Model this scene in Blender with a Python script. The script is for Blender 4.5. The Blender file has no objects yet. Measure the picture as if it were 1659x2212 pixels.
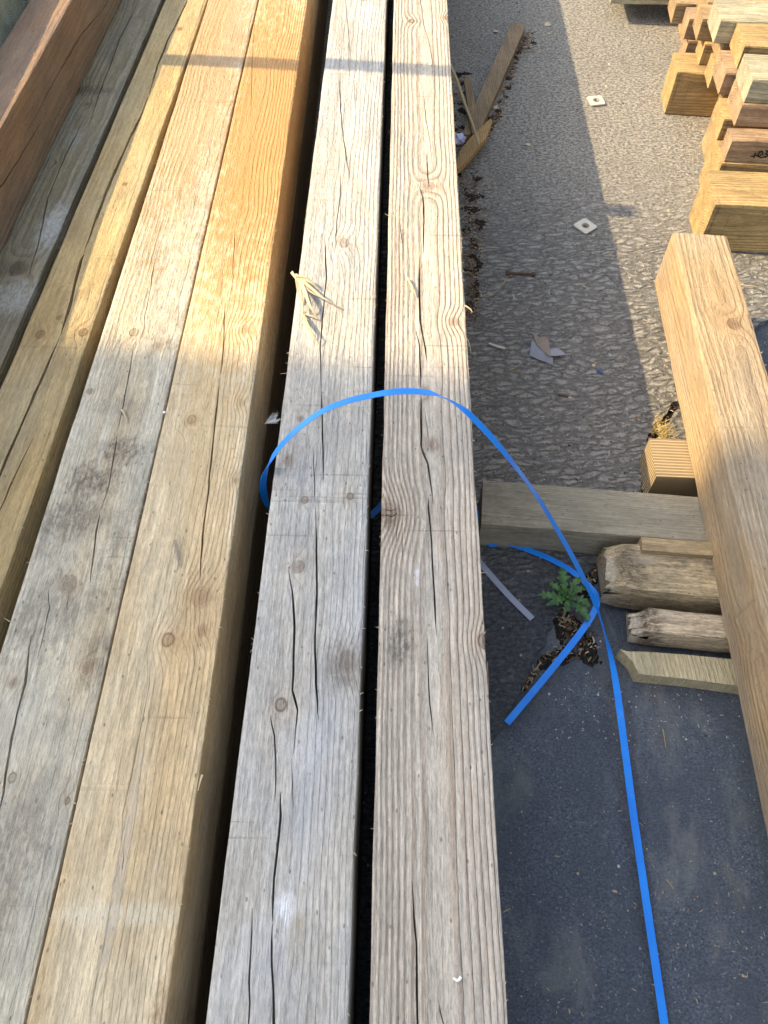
import bpy, bmesh, math, random
from mathutils import Vector, Matrix, noise as mnoise
random.seed(7)
sc = bpy.context.scene
col = sc.collection
R = math.radians

# ------------------------------------------------------------------ camera, sky, sun, exposure
H = 1.335                      # camera height above the slab
PITCH = R(57.0)                # looking down from the horizontal
cam = bpy.data.cameras.new('camera'); camo = bpy.data.objects.new('camera', cam); col.objects.link(camo)
camo.location = (0, 0, H); camo.rotation_euler = (math.pi/2 - PITCH, 0, 0)
cam.sensor_fit = 'HORIZONTAL'; cam.sensor_width = 36; cam.lens = 36
cam.clip_start = 0.02; cam.clip_end = 500
sc.camera = camo
SUN_EL, SUN_AHEAD = R(37.0), R(7.0)
S = Vector((-math.cos(SUN_EL)*math.cos(SUN_AHEAD), math.cos(SUN_EL)*math.sin(SUN_AHEAD), math.sin(SUN_EL)))
w = bpy.data.worlds.new('World'); sc.world = w; w.use_nodes = True
nt = w.node_tree; bg = nt.nodes['Background']
sky = nt.nodes.new('ShaderNodeTexSky'); sky.sky_type = 'NISHITA'; sky.sun_disc = False
sky.sun_elevation = SUN_EL; sky.sun_rotation = R(277); sky.dust_density = 2.0
hs = nt.nodes.new('ShaderNodeHueSaturation'); hs.inputs['Saturation'].default_value = 0.55   # thin summer haze over the blue
nt.links.new(sky.outputs[0], hs.inputs['Color']); nt.links.new(hs.outputs[0], bg.inputs[0]); bg.inputs[1].default_value = 0.15
sun = bpy.data.lights.new('sun', 'SUN'); suno = bpy.data.objects.new('sun', sun); col.objects.link(suno)
sun.energy = 2.75; sun.angle = R(0.5); sun.color = (1.0, 0.77, 0.45)
suno.rotation_euler = S.to_track_quat('Z', 'Y').to_euler(); suno.location = (-4, 1, 5)
sc.view_settings.view_transform = 'Standard'; sc.view_settings.look = 'None'
sc.view_settings.exposure = 1.6; sc.view_settings.gamma = 1

# ------------------------------------------------------------------ measuring: where a sight line meets a height
F, CX, CY = 1659.0, 829.5, 1106.0
sP, cP = math.sin(PITCH), math.cos(PITCH)
def W(x, y, z=0.0):
    s, t = (x-CX)/F, (y-CY)/F
    Z = (H-z)/(sP+t*cP)
    return Vector((s*Z, Z*(cP-t*sP), z))
def WX(x, y, X):               # sight line met with the upright plane at X
    s, t = (x-CX)/F, (y-CY)/F
    Z = X/s
    return Vector((X, Z*(cP-t*sP), H-Z*(sP+t*cP)))

# ------------------------------------------------------------------ tagging
def tag(o, label=None, cat=None, group=None, kind=None):
    if label: o['label'] = label
    if cat: o['category'] = cat
    if group: o['group'] = group
    if kind: o['kind'] = kind
    return o
def link(name, me, mat=None, parent=None, mw=None):
    o = bpy.data.objects.new(name, me); col.objects.link(o)
    if mat: me.materials.append(mat)
    if mw is not None: o.matrix_world = mw
    if parent:
        o.parent = parent
    return o
def smooth(me, ang=30):
    me.shade_smooth(); me.set_sharp_from_angle(angle=R(ang))

# ------------------------------------------------------------------ node helper
class M:
    def __init__(s, name):
        s.m = bpy.data.materials.new(name); s.m.use_nodes = True; s.t = s.m.node_tree
        s.b = s.t.nodes['Principled BSDF']
        s.co = s.t.nodes.new('ShaderNodeTexCoord').outputs['Object']
        sp = s.t.nodes.new('ShaderNodeSeparateXYZ'); s.t.links.new(s.co, sp.inputs[0])
        s.x, s.y, s.z = sp.outputs
    def put(s, sock, v):
        if hasattr(v, 'is_output'): s.t.links.new(v, sock)
        elif v is not None:
            if isinstance(v, (tuple, list)) and len(v) == 3 and sock.type == 'RGBA': v = (*v, 1)
            sock.default_value = v
    def f(s, op, a, b=None, c=None, clamp=False):
        n = s.t.nodes.new('ShaderNodeMath'); n.operation = op; n.use_clamp = clamp
        s.put(n.inputs[0], a)
        if b is not None: s.put(n.inputs[1], b)
        if c is not None: s.put(n.inputs[2], c)
        return n.outputs[0]
    def add(s, a, b): return s.f('ADD', a, b)
    def sub(s, a, b): return s.f('SUBTRACT', a, b)
    def mul(s, a, b): return s.f('MULTIPLY', a, b)
    def ss(s, v, a, b, lo=0.0, hi=1.0):
        n = s.t.nodes.new('ShaderNodeMapRange'); n.interpolation_type = 'SMOOTHSTEP'
        s.put(n.inputs[0], v); n.inputs[1].default_value = a; n.inputs[2].default_value = b
        n.inputs[3].default_value = lo; n.inputs[4].default_value = hi
        return n.outputs[0]
    def vec(s, x, y, z):
        n = s.t.nodes.new('ShaderNodeCombineXYZ')
        for i, v in enumerate((x, y, z)): s.put(n.inputs[i], v)
        return n.outputs[0]
    def vs(s, sx, sy, sz, off=0.0):   # scaled object coordinates
        n = s.t.nodes.new('ShaderNodeVectorMath'); n.operation = 'MULTIPLY_ADD'
        s.t.links.new(s.co, n.inputs[0]); n.inputs[1].default_value = (sx, sy, sz); n.inputs[2].default_value = (off, off*1.7, off*.3)
        return n.outputs[0]
    def noise(s, v, scale=1.0, detail=3.0, rough=.55, dist=0.0):
        n = s.t.nodes.new('ShaderNodeTexNoise'); s.t.links.new(v, n.inputs['Vector'])
        n.inputs['Scale'].default_value = scale; n.inputs['Detail'].default_value = detail
        n.inputs['Roughness'].default_value = rough; n.inputs['Distortion'].default_value = dist
        return n.outputs['Fac']
    def voro(s, v, scale=1.0, feat='F1', rnd=1.0, out='Distance'):
        n = s.t.nodes.new('ShaderNodeTexVoronoi'); n.feature = feat; s.t.links.new(v, n.inputs['Vector'])
        n.inputs['Scale'].default_value = scale; n.inputs['Randomness'].default_value = rnd
        return n.outputs[out]
    def mix(s, fac, a, b, mode='MIX'):
        n = s.t.nodes.new('ShaderNodeMix'); n.data_type = 'RGBA'; n.blend_type = mode
        s.put(n.inputs[0], fac); s.put(n.inputs[6], a); s.put(n.inputs[7], b)
        return n.outputs[2]
    def bump(s, h, dist, strength=1.0, prev=None):
        n = s.t.nodes.new('ShaderNodeBump'); s.put(n.inputs['Height'], h)
        n.inputs['Distance'].default_value = dist; n.inputs['Strength'].default_value = strength
        if prev is not None: s.t.links.new(prev, n.inputs['Normal'])
        return n.outputs[0]
    def done(s, colr, rough=.7, normal=None, spec=.3):
        s.put(s.b.inputs['Base Color'], colr); s.put(s.b.inputs['Roughness'], rough)
        s.b.inputs['Specular IOR Level'].default_value = spec
        if normal is not None: s.t.links.new(normal, s.b.inputs['Normal'])
        return s.m
def plain(name, c, rough=.6, spec=.4, vary=.12, scale=60):
    m = M(name); n = m.noise(m.vs(1, 1, 1), scale, 3)
    return m.done(m.mix(m.mul(n, 1.0), tuple(v*(1-vary) for v in c), tuple(min(1, v*(1+vary)) for v in c)), rough, None, spec)

# Solid sawn timber: growth rings round a pith line that runs along local Y, bent by knots.
def wood(name, light, dark, pith=(0, -.06), ring=.006, contrast=.8, seed=0.0, knots=(), spots=(),
         grey=None, greyamt=.4, saw=.15, warp=.006, rough=.75, fibre=.14, mildew=0.0, bumps=1.0, tint2=None, wet=0.0, wobble=1.0, blotch=.5):
    m = M(name)
    lo = m.sub(m.noise(m.vs(5, 1.3, 5, seed), 1, 2, .5), .5)
    lo2 = m.sub(m.noise(m.vs(14, 4, 14, seed+9), 1, 2, .5), .5)
    x = m.add(m.sub(m.x, pith[0]), m.mul(lo, warp*7*wobble))
    z = m.add(m.sub(m.z, pith[1]), m.mul(lo2, warp*2.0*wobble))
    r = m.f('SQRT', m.add(m.mul(x, x), m.mul(z, z)))
    core = None; halo = None
    for (kx, ky, kr) in knots:
        dx = m.sub(m.x, kx); dy = m.mul(m.sub(m.y, ky), .8)
        d = m.f('SQRT', m.add(m.mul(dx, dx), m.mul(dy, dy)))
        dn = m.add(d, m.mul(lo2, kr*.9))
        g = m.f('EXPONENT', m.mul(m.mul(dn, dn), -1.0/(kr*kr*5.5)))
        r = m.add(r, m.mul(g, kr*.9))
        c_ = m.ss(dn, kr*.55, kr*.85, 1, 0)
        rim = m.f('MULTIPLY', m.ss(dn, kr*.6, kr*.8, 0, 1), m.ss(dn, kr*.85, kr*1.15, 1, 0))
        rings = m.f('MULTIPLY_ADD', m.f('SINE', m.mul(dn, 5.5/kr*2)), .10, .50)
        cc = m.f('MAXIMUM', m.mul(c_, rings), m.mul(rim, m.ss(lo2, -.12, .12, .25, .9)))
        core = cc if core is None else m.f('MAXIMUM', core, cc)
        halo = g if halo is None else m.f('MAXIMUM', halo, g)
    jitter = m.mul(m.sub(m.noise(m.vs(60, 4, 60, seed+3), 1, 2), .5), .30*wobble)
    q = m.add(m.f('DIVIDE', r, ring), jitter)
    fr = m.f('FRACT', q)
    late = m.mul(m.ss(fr, .25, .82), m.ss(fr, .86, 1.0, 1, 0))
    fib = m.noise(m.vs(420, 14, 420, seed+1), 1, 3, .65)
    fib2 = m.noise(m.vs(130, 5, 130, seed+2), 1, 3, .6)
    blot = m.noise(m.vs(22, 8, 22, seed+5), 1, 4, .62)
    contr = m.mul(late, m.ss(blot, .25, .75, contrast*.6, contrast))
    c = m.mix(contr, light, dark)
    if tint2:
        c = m.mix(m.ss(m.noise(m.vs(9, 1.6, 9, seed+6), 1, 3), .38, .66), c, m.mix(.75, c, tint2))
    if grey:
        gm = m.mul(m.ss(m.noise(m.vs(11, 3.2, 11, seed+7), 1, 5, .6), .34, .68), greyamt)
        c = m.mix(gm, c, grey)
    # broad darker and lighter weathering
    c = m.mix(blotch, c, m.mix(1.0, c, m.mix(m.ss(blot, .25, .75), (.62, .62, .62), (1.22, 1.2, 1.16)), 'MULTIPLY'))
    c = m.mix(1.0, c, m.mix(m.ss(fib, .3, .7), (1-fibre,)*3, (1+fibre*.8,)*3), 'MULTIPLY')
    c = m.mix(1.0, c, m.mix(m.ss(fib2, .3, .7), (1-fibre*.8,)*3, (1+fibre*.6,)*3), 'MULTIPLY')
    dash = m.noise(m.vs(260, 70, 260, seed+40), 1, 3, .7)
    c = m.mix(1.0, c, m.mix(m.ss(dash, .32, .68), (1-fibre*1.1,)*3, (1+fibre*.9,)*3), 'MULTIPLY')
    # faint lines left across the grain by the saw
    sv = m.noise(m.vs(3, 160, 3, seed+8), 1, 1, .5)
    sawm = m.mul(m.ss(sv, .68, .76), m.ss(m.noise(m.vs(3, 5, 4, seed+12), 1, 1), .45, .6))
    c = m.mix(m.mul(sawm, saw), c, m.mix(1.0, c, (.5, .45, .42), 'MULTIPLY'))
    # small dark flecks and pin holes
    vd = m.voro(m.vs(70, 36, 70, seed+4), 1)
    fleck = m.mul(m.ss(vd, .06, .13, 1, 0), .6)
    c = m.mix(fleck, c, (.09, .07, .055))
    if mildew > 0:
        mm = m.noise(m.vs(26, 14, 26, seed+15), 1, 6, .75)
        mb = m.noise(m.vs(7, 2.6, 7, seed+16), 1, 2)
        c = m.mix(m.mul(m.mul(m.ss(mm, .44, .62), m.ss(mb, .42, .6)), mildew), c, (.10, .085, .07))
    if halo is not None:
        c = m.mix(m.mul(halo, .30), c, m.mix(1.0, c, (.72, .58, .45), 'MULTIPLY'))
        c = m.mix(core, c, tuple(v*k+.005 for v, k in zip(dark, (.42, .32, .27))))
    edge = m.noise(m.vs(90, 45, 90, seed+20), 1, 4, .7)
    if spots: streak = m.ss(m.noise(m.vs(170, 75, 170, seed+22), 1, 5, .75), .38, .60, .30, 1.0)
    for (px, py, rx, ry, sc_, amt) in spots:
        dx = m.f('DIVIDE', m.sub(m.x, px), rx); dy = m.f('DIVIDE', m.sub(m.y, py), ry)
        d = m.add(m.f('SQRT', m.add(m.mul(dx, dx), m.mul(dy, dy))), m.mul(m.sub(edge, .5), 1.6))
        big = max(rx, ry) > .2; k_ = m.mul(m.ss(d, .35, 1.1, 1, 0), amt)
        c = m.mix(k_ if big else m.mul(k_, streak), c, sc_)
    hgt = m.add(m.mul(late, .55*contrast+.2), m.add(m.mul(fib, .9), m.mul(fib2, .6)))
    hgt = m.sub(hgt, m.mul(sawm, .6))
    if core is not None: hgt = m.add(hgt, m.mul(core, .5))
    rgh = m.noise(m.vs(55, 34, 55, seed+30), 1, 5, .7)
    nrm = m.bump(m.add(hgt, m.add(m.mul(rgh, 1.6), m.mul(dash, 1.2))), .0017*bumps, .9)
    ro = rough
    if wet > 0:
        ro = m.ss(m.noise(m.vs(12, 5, 12, seed+31), 1, 3), .45, .6, rough, rough-wet)
    return m.done(c, ro, nrm, .3)

# ------------------------------------------------------------------ timbers
def cutter(pts, wid, dep, up=Vector((0, 0, 1))):
    """closed V-shaped groove following pts (local, on the surface); wid/dep = max width/depth"""
    bm = bmesh.new(); rows = []; n = len(pts)
    # resample with a little wander
    P = []
    for i in range(n-1):
        a, b = pts[i], pts[i+1]; k = max(2, int((b-a).length/.022))
        for j in range(k): P.append(a.lerp(b, j/k))
    P.append(pts[-1]); n = len(P)
    for i in range(1, n-1):
        t = (P[min(i+1, n-1)]-P[i-1]).normalized(); sd = t.cross(up)
        P[i] = P[i] + sd*random.uniform(-.0007, .0007)
    for i in range(n):
        t = (P[min(i+1, n-1)]-P[max(i-1, 0)]).normalized(); sd = t.cross(up).normalized()
        u = i/(n-1); k = min(1, 5*u, 5*(1-u)); k = .18+.82*k; k *= random.uniform(.75, 1.1)
        a = P[i]+sd*wid*.5*k; b = P[i]-sd*wid*.5*k
        rows.append([bm.verts.new(a+up*.006), bm.verts.new(a-up*.0002), bm.verts.new(P[i]-up*dep*k+sd*.0001),
                     bm.verts.new(b-up*.0002), bm.verts.new(b+up*.006)])
    for i in range(n-1):
        for j in range(5):
            bm.faces.new([rows[i][j], rows[i][(j+1) % 5], rows[i+1][(j+1) % 5], rows[i+1][j]])
    bm.faces.new(rows[0][::-1]); bm.faces.new(rows[-1])
    bmesh.ops.recalc_face_normals(bm, faces=bm.faces)
    return bm
def apply_cuts(o, cuts):
    """cut real grooves into the object's mesh"""
    if not cuts: return
    tmp = []
    for i, bm in enumerate(cuts):
        me = bpy.data.meshes.new('cut'); bm.to_mesh(me); bm.free()
        c = bpy.data.objects.new('cut', me); col.objects.link(c); c.matrix_world = o.matrix_world; tmp.append(c)
        md = o.modifiers.new('b%d' % i, 'BOOLEAN'); md.operation = 'DIFFERENCE'; md.solver = 'EXACT'; md.object = c
    bpy.context.view_layer.update()
    dg = bpy.context.evaluated_depsgraph_get()
    me = bpy.data.meshes.new_from_object(o.evaluated_get(dg))
    o.modifiers.clear(); old = o.data; o.data = me; bpy.data.meshes.remove(old)
    for c in tmp:
        d = c.data; bpy.data.objects.remove(c); bpy.data.meshes.remove(d)

class Timber:
    """sawn timber from four top corners: near-left, near-right, far-right, far-left (world)"""
    def __init__(s, name, nl, nr, fr, fl, thick, segs=130, wob=.0012, bev=.003, chew=0.0, seed=0):
        s.name = name; z = nl.z
        near = (nl+nr)/2; far = (fl+fr)/2; ax = (far-near); s.L = ax.length; ax.normalize()
        side = ax.cross(Vector((0, 0, 1))).normalized()
        up = side.cross(ax).normalized()
        s.mw = Matrix.Translation(near) @ Matrix(((side.x, ax.x, up.x), (side.y, ax.y, up.y), (side.z, ax.z, up.z))).to_4x4()
        s.inv = s.mw.inverted(); s.th = thick; s.z = z
        c = [s.inv @ p for p in (nl, nr, fr, fl)]; s.c = c
        bm = bmesh.new(); rows = []
        for i in range(segs+1):
            u = i/segs
            a = c[0].lerp(c[3], u); b = c[1].lerp(c[2], u); T = thick
            def nz(k, amp=1.0, fq=9.0): return mnoise.noise(Vector((u*s.L*fq, k*7.3+seed*3.1, seed)))*wob*amp
            a = Vector((a.x+nz(0)+nz(9, .5, 45), a.y, nz(1, .6)+nz(11, .3, 40))); b = Vector((b.x+nz(2)+nz(8, .5, 45), b.y, nz(3, .6)+nz(12, .3, 40)))
            e = bev
            ring = [(a.x, a.y, a.z-e*2-.003), (a.x, a.y, a.z-e-abs(nz(14, .8, 60))), (a.x+e*.3, a.y, a.z-e*.3), (a.x+e+abs(nz(13, .8, 60)), a.y, a.z), (a.x+e*2+.003, a.y, a.z)]
            for k in (.25, .5, .75):
                q = a.lerp(b, k); ring.append((q.x, q.y, q.z+nz(4+k, .5)))
            ring += [(b.x-e*2-.003, b.y, b.z), (b.x-e-abs(nz(15, .8, 60)), b.y, b.z), (b.x-e*.3, b.y, b.z-e*.3), (b.x, b.y, b.z-e-abs(nz(16, .8, 60))), (b.x, b.y, b.z-e*2-.003),
                     (b.x+nz(5), b.y, -T*.5), (b.x, b.y, -T+e), (b.x-e, b.y, -T), (a.x+e, a.y, -T), (a.x, a.y, -T+e), (a.x+nz(6), a.y, -T*.5)]
            if chew and u < chew:
                k = (1-u/chew)**2
                ring = [(p[0]*(1-.10*k)+mnoise.noise(Vector((p[0]*60, u*60, seed)))*.010*k, p[1]+mnoise.noise(Vector((p[0]*110, p[2]*110, seed+5)))*.022*k,
                         p[2]*(1)-(.02*k if p[2] > -T*.5 else -.012*k)+mnoise.noise(Vector((p[2]*60, u*30, seed+9)))*.008*k) for p in ring]
            rows.append([bm.verts.new(p) for p in ring])
        n = len(rows[0])
        for i in range(segs):
            for j in range(n):
                bm.faces.new([rows[i][j], rows[i+1][j], rows[i+1][(j+1) % n], rows[i][(j+1) % n]])
        bm.faces.new(rows[0]); bm.faces.new(rows[-1][::-1])
        bmesh.ops.recalc_face_normals(bm, faces=bm.faces)
        me = bpy.data.meshes.new(name); bm.to_mesh(me); bm.free()
        s.o = bpy.data.objects.new(name, me); col.objects.link(s.o); s.o.matrix_world = s.mw
    def l(s, x, y):                    # picture point -> local point on the top face
        return s.inv @ W(x, y, s.z)
    def knots(s, lst): return [(*s.l(x, y).xy, r) for x, y, r in lst]
    def spots(s, lst):
        out = []
        for x, y, rx, ry, c, a in lst:
            p = s.l(x, y); out.append((p.x, p.y, rx, ry, c, a))
        return out
    def crack(s, lst):
        cuts = []
        for wid, dep, pts in lst:
            P = [s.l(x, y) for x, y in pts]
            cuts.append(cutter([Vector((p.x, p.y, 0)) for p in P], wid, dep))
        apply_cuts(s.o, cuts)
    def finish(s, mat, label, cat='timber', group=None):
        s.o.data.materials.clear(); s.o.data.materials.append(mat); smooth(s.o.data, 32)
        tag(s.o, label, cat, group); return s.o
def edge_pts(p, q, ynear, yfar, z):
    """extend the edge through picture points p, q to world Y = ynear / yfar at height z"""
    a, b = W(*p, z), W(*q, z); d = b-a
    f = lambda Y: a+d*((Y-a.y)/d.y)
    return f(ynear), f(yfar)
def beam(name, left, right, z, thick, yn=-.35, yf=4.9, **k):
    nl, fl = edge_pts(*left, yn, yf, z); nr, fr = edge_pts(*right, yn, yf, z)
    return Timber(name, nl, nr, fr, fl, thick, **k)

ZT = .335
GB = 'long squared timbers laid side by side in the stack'
# A: the striped one at the right edge of the stack
A = beam('squared_timber', ((851, 0), (797, 2212)), ((966, 0), (1097, 2212)), ZT+.012, .162, seed=1, wob=.0014)
A.crack([(.0022, .02, [(908, -60), (908, 0), (915, 52), (928, 95), (934, 131), (933, 180)]), (.0016, .015, [(914, 190), (920, 254), (928, 302), (935, 361)]),
  (.0028, .02, [(922, 329), (924, 381), (926, 400)]), (.0034, .025, [(903, 397), (914, 425), (916, 476), (915, 548)]),
  (.0040, .03, [(906, 555), (905, 620), (908, 690), (919, 752), (923, 785)]), (.0030, .02, [(897, 708), (906, 748), (909, 836)]),
  (.0036, .03, [(909, 840), (910, 963), (925, 1003), (936, 1090)]), (.0014, .012, [(916, 880), (924, 930), (926, 952)]),
  (.0030, .03, [(925, 1076), (926, 1097), (932, 1170), (939, 1279), (943, 1373)]), (.0018, .015, [(923, 1370), (926, 1442), (928, 1519), (936, 1588)]),
  (.0024, .025, [(890, 1895), (896, 1991), (901, 2082), (903, 2212), (905, 2300)]), (.0012, .01, [(946, 2155), (957, 2212), (963, 2260)]),
  (.0026, .012, [(865, 482), (870, 532)]), (.0014, .01, [(869, 1140), (870, 1215)]), (.0012, .01, [(858, 1128), (855, 1180)]),
  (.0020, .01, [(823, 1100), (845, 1104), (860, 1097)]), (.0018, .01, [(824, 1112), (848, 1116), (861, 1105)])])
mA = wood('striped_wood', (.57, .505, .41), (.34, .265, .20), pith=(.006, -.055), ring=.0054, contrast=.95, seed=1.3,
    knots=A.knots([(926, 402, .013), (889, 45, .009), (962, 38, .008), (838, 1108, .019), (980, 695, .010), (933, 960, .0045), (917, 850, .005), (1046, 1385, .010)]),
    spots=A.spots([(865, 1390, .022, .05, (.10, .095, .085), .75), (843, 1130, .012, .014, (.12, .10, .07), .6), (900, 1245, .0045, .020, (.72, .75, .80), .8), (968, 1600, .012, .16, (.44, .34, .235), .45)]),
    saw=.5, warp=.004, fibre=.14, grey=(.46, .44, .41), greyamt=.3, bumps=1.5, blotch=.35, wobble=.6)
A.finish(mA, 'pale striped timber with bold wavy grain at the right edge of the stack', 'timber', GB)
# B: silvery grey neighbour
B = beam('squared_timber', ((704, 119), (443, 2212)), ((835, 0), (752, 2212)), ZT+.012, .162, seed=2)
B.crack([(.0016, .015, [(746, -50), (746, 0), (754, 79), (753, 159)]), (.0026, .02, [(734, 159), (736, 238), (742, 298), (754, 373), (754, 401)]),
  (.0012, .012, [(764, 167), (768, 234)]), (.0022, .02, [(736, 377), (734, 436), (728, 476), (724, 544)]), (.0012, .01, [(725, 534), (739, 577), (746, 628)]),
  (.0028, .025, [(701, 505), (705, 599), (697, 683), (692, 748), (694, 839)]), (.0026, .025, [(694, 843), (697, 966), (699, 1039)]), (.0016, .02, [(676, 966), (681, 1090)]),
  (.0030, .03, [(681, 1094), (683, 1170), (685, 1279), (680, 1406), (685, 1515), (688, 1555)]), (.0034, .03, [(623, 1230), (632, 1279), (635, 1352), (632, 1490), (643, 1533), (634, 1628)]),
  (.0020, .02, [(583, 1541), (592, 1588), (597, 1645), (594, 1733)]), (.0014, .015, [(630, 1646), (631, 1747)]),
  (.0034, .03, [(606, 1711), (605, 1762), (592, 1900), (588, 1991)]), (.0030, .03, [(588, 1996), (588, 2082), (591, 2212), (593, 2300)]), (.0022, .02, [(545, 1962), (539, 2118), (538, 2212), (536, 2300)])])
mB = wood('silver_grey_wood', (.52, .485, .42), (.37, .335, .28), pith=(-.05, -.10), ring=.0060, contrast=.36, seed=4.1,
    knots=B.knots([(644, 1224, .009), (750, 1430, .013), (606, 1522, .009), (658, 1080, .006), (756, 1072, .006), (650, 905, .006), (622, 993, .009), (742, 525, .012)]),
    spots=B.spots([(742, 1440, .030, .05, (.17, .15, .12), .7), (680, 1690, .035, .14, (.50, .51, .53), .35), (650, 1620, .04, .05, (.56, .57, .58), .5), (625, 1960, .02, .018, (.78, .79, .80), .85), (620, 1975, .009, .03, (.78, .79, .80), .6), (560, 2080, .05, .06, (.50, .52, .55), .35), (640, 2000, .012, .05, (.36, .29, .18), .5), (700, 690, .03, .05, (.20, .15, .12), .25)]),
    grey=(.43, .44, .44), greyamt=.7, saw=.35, fibre=.15, bumps=1.2)
B.finish(mB, 'silvery grey weathered timber with long drying cracks left of the striped one', 'timber', GB)
# C: yellow-orange
C = beam('squared_timber', ((559, 0), (55, 2212)), ((664, 0), (355, 2212)), ZT+.003, .15, seed=3)
C.crack([(.0012, .012, [(551, 20), (545, 130), (541, 260)]), (.0016, .02, [(508, 494), (502, 597)]), (.0024, .025, [(486, 653), (482, 772), (476, 811)]),
  (.0030, .03, [(476, 815), (468, 879), (458, 970), (450, 1061), (441, 1130), (433, 1213), (432, 1259)]),
  (.0008, .004, [(324, 1428), (322, 1477), (311, 1543), (291, 1646), (265, 1760), (262, 1830)]), (.0012, .01, [(268, 1828), (262, 1890)])])
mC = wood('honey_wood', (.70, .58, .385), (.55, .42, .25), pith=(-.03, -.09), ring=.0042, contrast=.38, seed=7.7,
    knots=C.knots([(433, 1290, .013), (363, 1382, .010), (437, 1362, .008), (414, 906, .009), (520, 870, .007), (526, 712, .010), (384, 714, .006), (509, 1038, .005)]),
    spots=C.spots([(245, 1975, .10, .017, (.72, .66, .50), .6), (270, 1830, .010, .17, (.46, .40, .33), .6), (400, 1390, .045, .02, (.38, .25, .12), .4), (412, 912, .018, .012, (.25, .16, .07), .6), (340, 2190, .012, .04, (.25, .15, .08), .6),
        (490, 610, .07, .10, (.74, .60, .36), .35), (575, 250, .16, .9, (.47, .235, .07), .88), (450, 900, .08, .3, (.58, .42, .21), .4)]),  # the long orange spot puts the sun's warm light into the far wood's colour
    tint2=(.60, .42, .21), saw=.3, fibre=.13, bumps=1.3, rough=.7)
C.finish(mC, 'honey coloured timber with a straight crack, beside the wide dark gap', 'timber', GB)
# D: grey mildewed
D = beam('squared_timber', ((275, 546), (0, 1405)), ((556, 0), (51, 2212)), ZT, .15, seed=4)
D.crack([(.0016, .02, [(335, 554), (325, 621), (313, 684), (313, 708), (300, 744)]), (.0022, .025, [(288, 748), (278, 811), (266, 875), (254, 934)]), (.0020, .025, [(253, 940), (246, 990), (234, 1050), (217, 1104)]),
  (.0024, .025, [(216, 1110), (207, 1147), (200, 1213), (195, 1259)]), (.0016, .015, [(104, 1269), (106, 1312), (96, 1362), (81, 1424)]),
  (.0034, .03, [(69, 1371), (60, 1421), (55, 1477), (36, 1543), (25, 1593), (7, 1712), (-10, 1790)]), (.0010, .01, [(149, 1275), (143, 1335)])])
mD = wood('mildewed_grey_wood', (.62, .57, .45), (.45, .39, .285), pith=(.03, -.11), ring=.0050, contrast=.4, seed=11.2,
    knots=D.knots([(148, 1262, .012), (189, 1440, .0085), (28, 1475, .007), (343, 747, .007), (288, 718, .009), (194, 845, .006), (26, 1680, .006), (145, 1730, .004)]),
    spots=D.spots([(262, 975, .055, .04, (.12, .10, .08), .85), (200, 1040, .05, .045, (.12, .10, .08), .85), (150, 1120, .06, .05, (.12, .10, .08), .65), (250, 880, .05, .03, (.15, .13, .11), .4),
        (30, 1850, .05, .12, (.17, .15, .14), .55), (100, 1330, .05, .07, (.18, .16, .13), .5), (230, 930, .01, .09, (.62, .60, .52), .4), (450, 150, .14, .9, (.46, .27, .11), .72), (60, 1600, .08, .10, (.60, .57, .47), .4)]),  # long orange spot: sunlit warmth of the far part put into the colour
    grey=(.52, .51, .43), greyamt=.4, tint2=(.58, .46, .28), mildew=.38, saw=.2, fibre=.14, bumps=1.5)
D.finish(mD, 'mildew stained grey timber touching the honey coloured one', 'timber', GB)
# E: olive timber with a deep split
E = beam('squared_timber', ((357, 0), (0, 839)), ((447, 0), (0, 1280)), ZT-.004, .15, yn=-.1, seed=5)
E.crack([(.0050, .04, [(410, -20), (400, 13), (365, 82), (340, 142), (322, 205)]), (.0060, .04, [(320, 208), (305, 250), (275, 310), (241, 387), (211, 464), (181, 546)]),
  (.0065, .04, [(182, 548), (175, 561), (147, 673), (131, 724)]), (.0050, .04, [(129, 727), (103, 788), (67, 871), (32, 950), (0, 1026), (-40, 1120)]), (.0026, .03, [(71, 946), (44, 1002), (0, 1101), (-30, 1170)])])
mE = wood('olive_wood', (.46, .33, .15), (.29, .19, .08), pith=(.02, -.08), ring=.0058, contrast=.5, seed=15.5,
    knots=E.knots([(87, 722, .009), (179, 718, .009), (127, 686, .005), (269, 397, .005), (388, 62, .006)]), grey=(.34, .33, .24), greyamt=.4, fibre=.12, tint2=(.53, .40, .19))
E.finish(mE, 'olive yellow timber with one deep wavering split along its middle', 'timber', GB)
# Hh: dark damp timber next to the raised one
Hh = beam('squared_timber', ((258, 0), (0, 524)), ((348, 0), (113, 537)), ZT-.012, .15, yn=.2, seed=6)
Hh.crack([(.0030, .03, [(301, 0), (280, 43), (258, 86), (236, 146), (215, 202), (189, 279)]), (.0032, .03, [(185, 250), (142, 335), (103, 430), (86, 516), (60, 600)])])
mH = wood('damp_green_wood', (.34, .29, .175), (.17, .13, .075), pith=(.01, -.07), ring=.0062, contrast=.6, seed=21.0,
    knots=Hh.knots([(168, 196, .013), (190, 225, .005), (40, 580, .018), (120, 352, .004)]),
    spots=Hh.spots([(110, 490, .030, .10, (.60, .60, .58), .7), (30, 640, .06, .06, (.58, .57, .53), .55), (160, 300, .02, .05, (.45, .45, .42), .5), (200, 195, .06, .03, (.07, .055, .035), .7)]),
    grey=(.22, .22, .19), greyamt=.5, rough=.6, wet=.3, mildew=.3)
Hh.finish(mH, 'dark damp timber with whitish smears below the raised brown one', 'timber', GB)
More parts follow.
